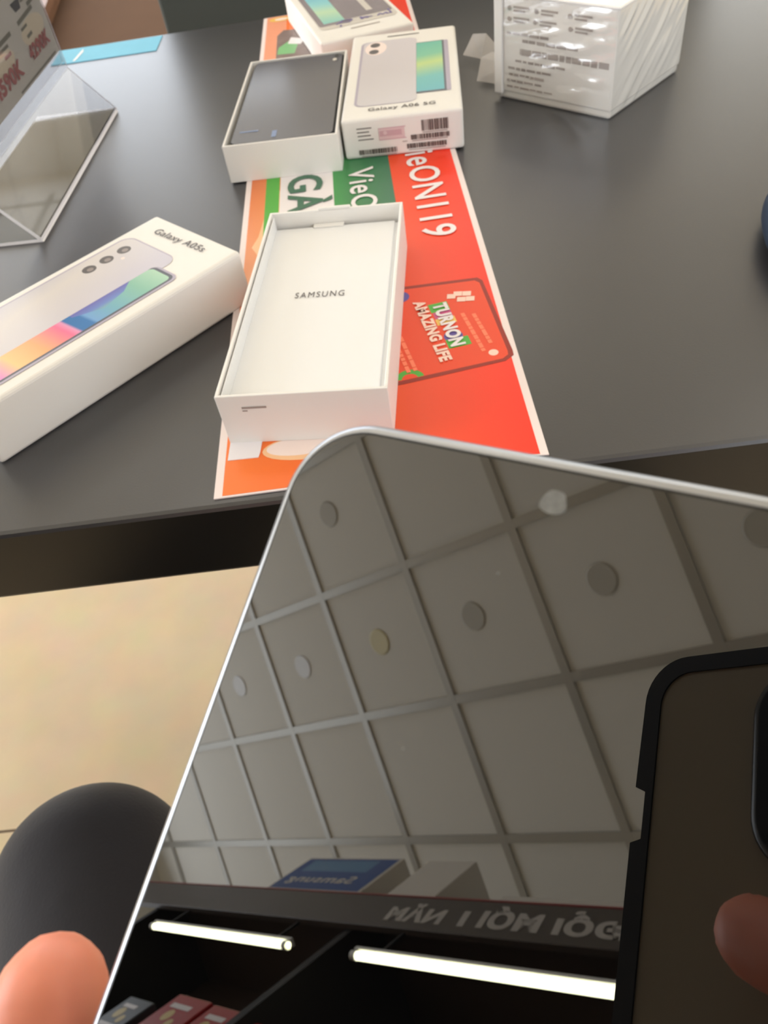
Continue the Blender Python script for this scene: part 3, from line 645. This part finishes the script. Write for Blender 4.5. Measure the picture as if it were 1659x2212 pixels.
# position of the spot on the screen from its place on the film
prints('film_spot', [(SMU, smudge(41.0, -6.1, 1.7))], Zs, ph)
for x_, y_, r_ in ((36.9, -16.3, .16), (32.1, -40.1, .16)): prints('film_speck', [(SMU, smudge(x_, y_, r_))], Zs, ph)
tag(ph, 'silver-edged smartphone held in the foreground, its dark glossy screen reflecting the ceiling', 'phone')

# ================================================================ THE CAMERA PHONE
CM = Matrix((CX, -CY, -CZ)).transposed().to_4x4(); CM.translation = CAM          # local x right, y up, z backwards (away from the view)
cp = empty('camera_phone', None, mw=CM)
CASE = mat('black_case', (14, 14, 14), 0.5); BACKP = mat('phone_back_glass', (150, 138, 116), 0.35); LENSB = mat('camera_island', (20, 22, 26), 0.25); LG_ = mat('lens_glass', (8, 9, 14), 0.05)
# case outline: left side has the button opening
o0 = [(p[0] / 1000, p[1] / 1000) for p in rrect(-43.0, 37.0, -133.0, 29.2, 11, 10)]
pts = []
for i, p in enumerate(o0):
    pts.append(p)
    q = o0[(i + 1) % len(o0)]
    if abs(p[0] + 0.0430) < 1e-6 and abs(q[0] + 0.0430) < 1e-6 and p[1] > 0 > q[1]:
        pts += [(-0.0434, -0.0018), (-0.0434, -0.0026), (-0.0406, -0.0036), (-0.0406, -0.0142), (-0.0434, -0.0152)]
bm = bmesh.new(); n = len(pts)
out_b = [bm.verts.new((p[0], p[1], 0.0045)) for p in pts]; out_t = [bm.verts.new((p[0], p[1], 0.0150)) for p in pts]
inn = [(p[0] / 1000, p[1] / 1000) for p in rrect(-38.6, 33.8, -129.8, 25.2, 8, 10)]
ib = [bm.verts.new((p[0], p[1], 0.0045)) for p in inn]
for i in range(n): j = (i + 1) % n; bm.faces.new((out_b[i], out_b[j], out_t[j], out_t[i]))
bm.faces.new(out_t)
eb = [bm.edges.get((out_b[i], out_b[(i + 1) % n])) for i in range(n)] + [bm.edges.new((ib[i], ib[(i + 1) % len(ib)])) for i in range(len(ib))]
bmesh.ops.triangle_fill(bm, edges=eb, use_beauty=True)
finish(bm, 'case', CASE, cp)
bm = bmesh.new(); prism(bm, [(p[0], p[1]) for p in inn], 0.0050, 0.0135); finish(bm, 'back_glass', BACKP, cp)
bm = bmesh.new(); ring_extrude(bm, [(p[0] / 1000, p[1] / 1000) for p in rrect(-13.4, 31.0, -19.0, 23.0, 11, 10)], [(0, 0.0048), (0, 0.0030), (0.0008, 0.0022), (0.0020, 0.0020)]); prism(bm, [(p[0] / 1000, p[1] / 1000) for p in rrect(-11.6, 29.2, -17.2, 21.2, 9, 10)], 0.0020, 0.0049); finish(bm, 'camera_island', LENSB, cp)
for (x, y) in ((0, 0), (17, 8), (2, -0.0)):
    if (x, y) == (2, -0.0): continue
    bm = bmesh.new(); prism(bm, circ(x / 1000, y / 1000, 0.0070, 32), 0.0010, 0.0021); finish(bm, 'lens', LG_, cp)
tag(cp, 'black cased phone taking the picture, seen as a dark silhouette in the held screen', 'phone')

# ================================================================ PERSON
SKIN = mat('skin', (226, 142, 116), 0.5, sss=0.25, vary=0.05, vscale=60)
def capsule_chain(bm, pts, seg=20):
    """pts: list of (Vector, radius) -> overlapping tapered tubes with round joints"""
    for k, (p, r) in enumerate(pts):
        bmesh.ops.create_uvsphere(bm, u_segments=seg, v_segments=12, radius=r, matrix=Matrix.Translation(p))
    for (p, r), (q, s) in zip(pts, pts[1:]):
        d = q - p
        if d.length < 1e-6: continue
        M = Matrix.Translation((p + q) / 2) @ d.to_track_quat('Z', 'Y').to_matrix().to_4x4()
        bmesh.ops.create_cone(bm, cap_ends=True, segments=seg, radius1=r, radius2=s, depth=d.length, matrix=M)
def organic(name, chains, mt, parent, voxel, ell=(), iters=8):
    bm = bmesh.new()
    for c in chains: capsule_chain(bm, [(Vector(p), r) for p, r in c])
    for (c, s, R_) in ell:
        bmesh.ops.create_uvsphere(bm, u_segments=24, v_segments=16, radius=1, matrix=Matrix.Translation(c) @ R_ @ Matrix.Diagonal((*s, 1)))
    me = bpy.data.meshes.new(name); bm.to_mesh(me); bm.free()
    o = bpy.data.objects.new(name, me); COL.objects.link(o)
    rm = o.modifiers.new('r', 'REMESH'); rm.mode = 'VOXEL'; rm.voxel_size = voxel; rm.use_smooth_shade = True
    sm = o.modifiers.new('s', 'SMOOTH'); sm.iterations = iters; sm.factor = 0.5
    dg = bpy.context.evaluated_depsgraph_get(); dg.update()
    m2 = bpy.data.meshes.new_from_object(o.evaluated_get(dg)); bpy.data.objects.remove(o)
    m2.name = name; m2.materials.clear(); m2.materials.append(mt)
    for p in m2.polygons: p.use_smooth = True
    return link(name, m2, parent)
def PL(x, y, z): return PH @ Vector((x / 1000, y / 1000, z / 1000))
def CL(x, y, z): return CM @ Vector((x / 1000, -y / 1000, -z / 1000))      # camera millimetres: x right, y down, z forward
WL = PL(30, -222, -42); EL = Vector((-0.215, -0.275, 0.735)); SL = Vector((-0.135, -0.375, 1.02))
WR = CL(66, 150, -38); ER = Vector((0.285, -0.30, 0.76)); SR = Vector((0.235, -0.375, 1.02))
PX = 0.05
chains = []
# left hand: palm behind the lower half of the phone, thumb along its left edge, fingers round its right edge
chains += [[(WL, .026), (PL(36, -190, -38), .026), (PL(50, -150, -30), .017), (PL(58, -118, -27), .014)],
           [(WL, .024), (PL(22, -185, -36), .022), (PL(34, -140, -27), .015), (PL(46, -112, -26), .012)],
           [(PL(40, -195, -38), .022), (PL(62, -165, -32), .016), (PL(66, -140, -28), .014)],
           [(PL(20, -190, -34), .020), (PL(2, -158, -25), .0155), (PL(-9, -130, -15), .0112), (PL(-9.0, -106, -7.5), .0102), (PL(-11.5, -93.0, -4.5), .0088)]]
for (b0, y1, ln) in (((56, -112), -98, 1.0), ((62, -128), -116, 1.05), ((66, -146), -136, 0.95), ((68, -164), -156, 0.8)):
    chains.append([(PL(b0[0] - 12, b0[1], -26), .0105), (PL(b0[0] + 14, y1 - 4, -25), .0095), (PL(88, y1, -16), .0086), (PL(87, y1 + 4, -3), .0078), (PL(80.5, y1 + 6, 5.5), .0070)])
# left arm
chains += [[(WL, .026), (EL, .040), (SL, .050)]]
# right hand round the camera phone: fingers on the lens side, thumb on the screen side
chains += [[(WR, .026), (CL(56, 110, -26), .024), (CL(46, 70, -20), .016)], [(WR, .024), (CL(52, 130, -14), .018), (CL(46, 100, -8), .014)]]
chains += [[(CL(47, 68, -14), .0105), (CL(36, 48, 4), .0095), (CL(12, 36, 6), .0085), (CL(-7, 31.5, 4.0), .0080)]]
for k, y in enumerate((76, 96, 114)):
    chains.append([(CL(48, y + 6, -14), .0100), (CL(44, y, 3), .0090), (CL(20, y - 3, 5), .0082), (CL(0 + 5 * k, y - 5, 4), .0075)])
chains += [[(CL(52, 96, -28), .014), (CL(38, 62, -30), .0105), (CL(20, 44, -25), .0092)]]
chains += [[(WR, .026), (ER, .040), (SR, .050)]]
# torso, neck, head
HP = Vector((PX, -0.40, 0.56)); HD = Vector((PX, -0.345, 1.275))
chains += [[(HP, .13), (Vector((PX, -0.40, 0.75)), .12), (Vector((PX, -0.395, 0.93)), .125), (Vector((PX, -0.385, 1.06)), .055), (Vector((PX, -0.37, 1.16)), .052)],
           [(SL, .055), (Vector((PX, -0.385, 1.03)), .075), (SR, .055)]]
KL = Vector((-0.2321, 0.1900, 0.468)); KR = Vector((0.10, 0.165, 0.485))
AL = Vector((-0.225, 0.155, 0.085)); AR = Vector((-0.135, 0.300, 0.085))
chains += [[(Vector((PX - .09, -0.37, .53)), .072), (KL, .050), (AL, .034)], [(Vector((PX + .09, -0.37, .53)), .072), (KR, .050), (AR, .034)]]
for A in (AL, AR): chains.append([(A, .036), (A + Vector((0.0, 0.05, -0.035)), .032), (A + Vector((0.0, 0.15, -0.055)), .026)])
I4 = Matrix()
ell = [(HD, (.076, .094, .112), I4), (HD + Vector((0, .045, -.060)), (.050, .050, .050), I4), (HD + Vector((0, .098, -.012)), (.012, .018, .024), I4),
       (HD + Vector((.078, -.008, -.005)), (.010, .020, .030), I4), (HD + Vector((-.078, -.008, -.005)), (.010, .020, .030), I4), (HD + Vector((0, .088, -.052)), (.022, .010, .009), I4), (HD + Vector((.030, .078, .012)), (.014, .012, .010), I4), (HD + Vector((-.030, .078, .012)), (.014, .012, .010), I4)]
body = organic('person', chains, SKIN, None, 0.0032, ell, 5)
tag(body, 'person seated in dark navy trousers holding up a smartphone, only thumb and knee in view', 'person')
TRO = mat('navy_trousers', (30, 28, 34), 0.8, sheen=0.15, bump=0.2, bscale=500)
organic('trousers', [[(Vector((PX - .09, -0.37, .53)), .105), (Vector((PX - .09, -0.37, .53)).lerp(KL, .75), .076), (KL, .0665), (KL + Vector((0, 0, -.15)), .064), (AL + Vector((0, 0, .04)), .055)],
                     [(Vector((PX + .09, -0.37, .53)), .105), (KR, .074), (KR.lerp(AR, .5), .066), (KR.lerp(AR, .88), .056)],
                     [(Vector((PX - .05, -0.40, .55)), .135), (Vector((PX + .05, -0.40, .55)), .135), (Vector((PX, -0.40, .66)), .135)]], TRO, body, 0.006, iters=10)
SHI = mat('grey_shirt', (70, 76, 88), 0.8, bump=0.15, bscale=400)
organic('shirt', [[(Vector((PX, -0.40, .66)), .142), (Vector((PX, -0.40, 0.80)), .138), (Vector((PX, -0.395, 0.94)), .142), (Vector((PX, -0.385, 1.05)), .075)],
                  [(SL, .072), (Vector((PX, -0.385, 1.03)), .088), (SR, .072)], [(SL, .070), (SL.lerp(EL, .6), .060)], [(SR, .070), (SR.lerp(ER, .6), .060)]], SHI, body, 0.006, iters=10)
HAIR = mat('black_hair', (20, 17, 16), 0.5)
organic('hair', [], HAIR, body, 0.005, [(HD + Vector((0, -.016, .026)), (.086, .098, .106), I4), (HD + Vector((0, -.05, -.02)), (.080, .062, .080), I4)], 3)
SHO = mat('black_shoes', (24, 24, 26), 0.5)
for A in (AL, AR):
    organic('shoe', [[(A + Vector((0, -0.01, -.035)), .044), (A + Vector((0, .07, -.047)), .037), (A + Vector((0, .16, -.052)), .032)]], SHO, body, 0.005, iters=4)
# stool
st = empty('stool', (PX, -0.40, 0), 0)
bm = bmesh.new(); ring_extrude(bm, circ(0, 0, 0.17, 40), [(0.012, 0.360), (0, 0.370), (0, 0.400), (0.012, 0.410), (0.06, 0.413)]); prism(bm, circ(0, 0, 0.155, 40), 0.361, 0.4110)
finish(bm, 'seat', BLK, st, False)
for k in range(4):
    a = math.radians(45 + 90 * k); bm = bmesh.new()
    capsule_chain(bm, [(Vector((.11 * math.cos(a), 0.11 * math.sin(a), .365)), .012), (Vector((.19 * math.cos(a), .19 * math.sin(a), .012)), .012)], 12)
    finish(bm, 'leg', ALU, st, True)
tag(st, 'round black stool under the seated person, out of the picture', 'stool')
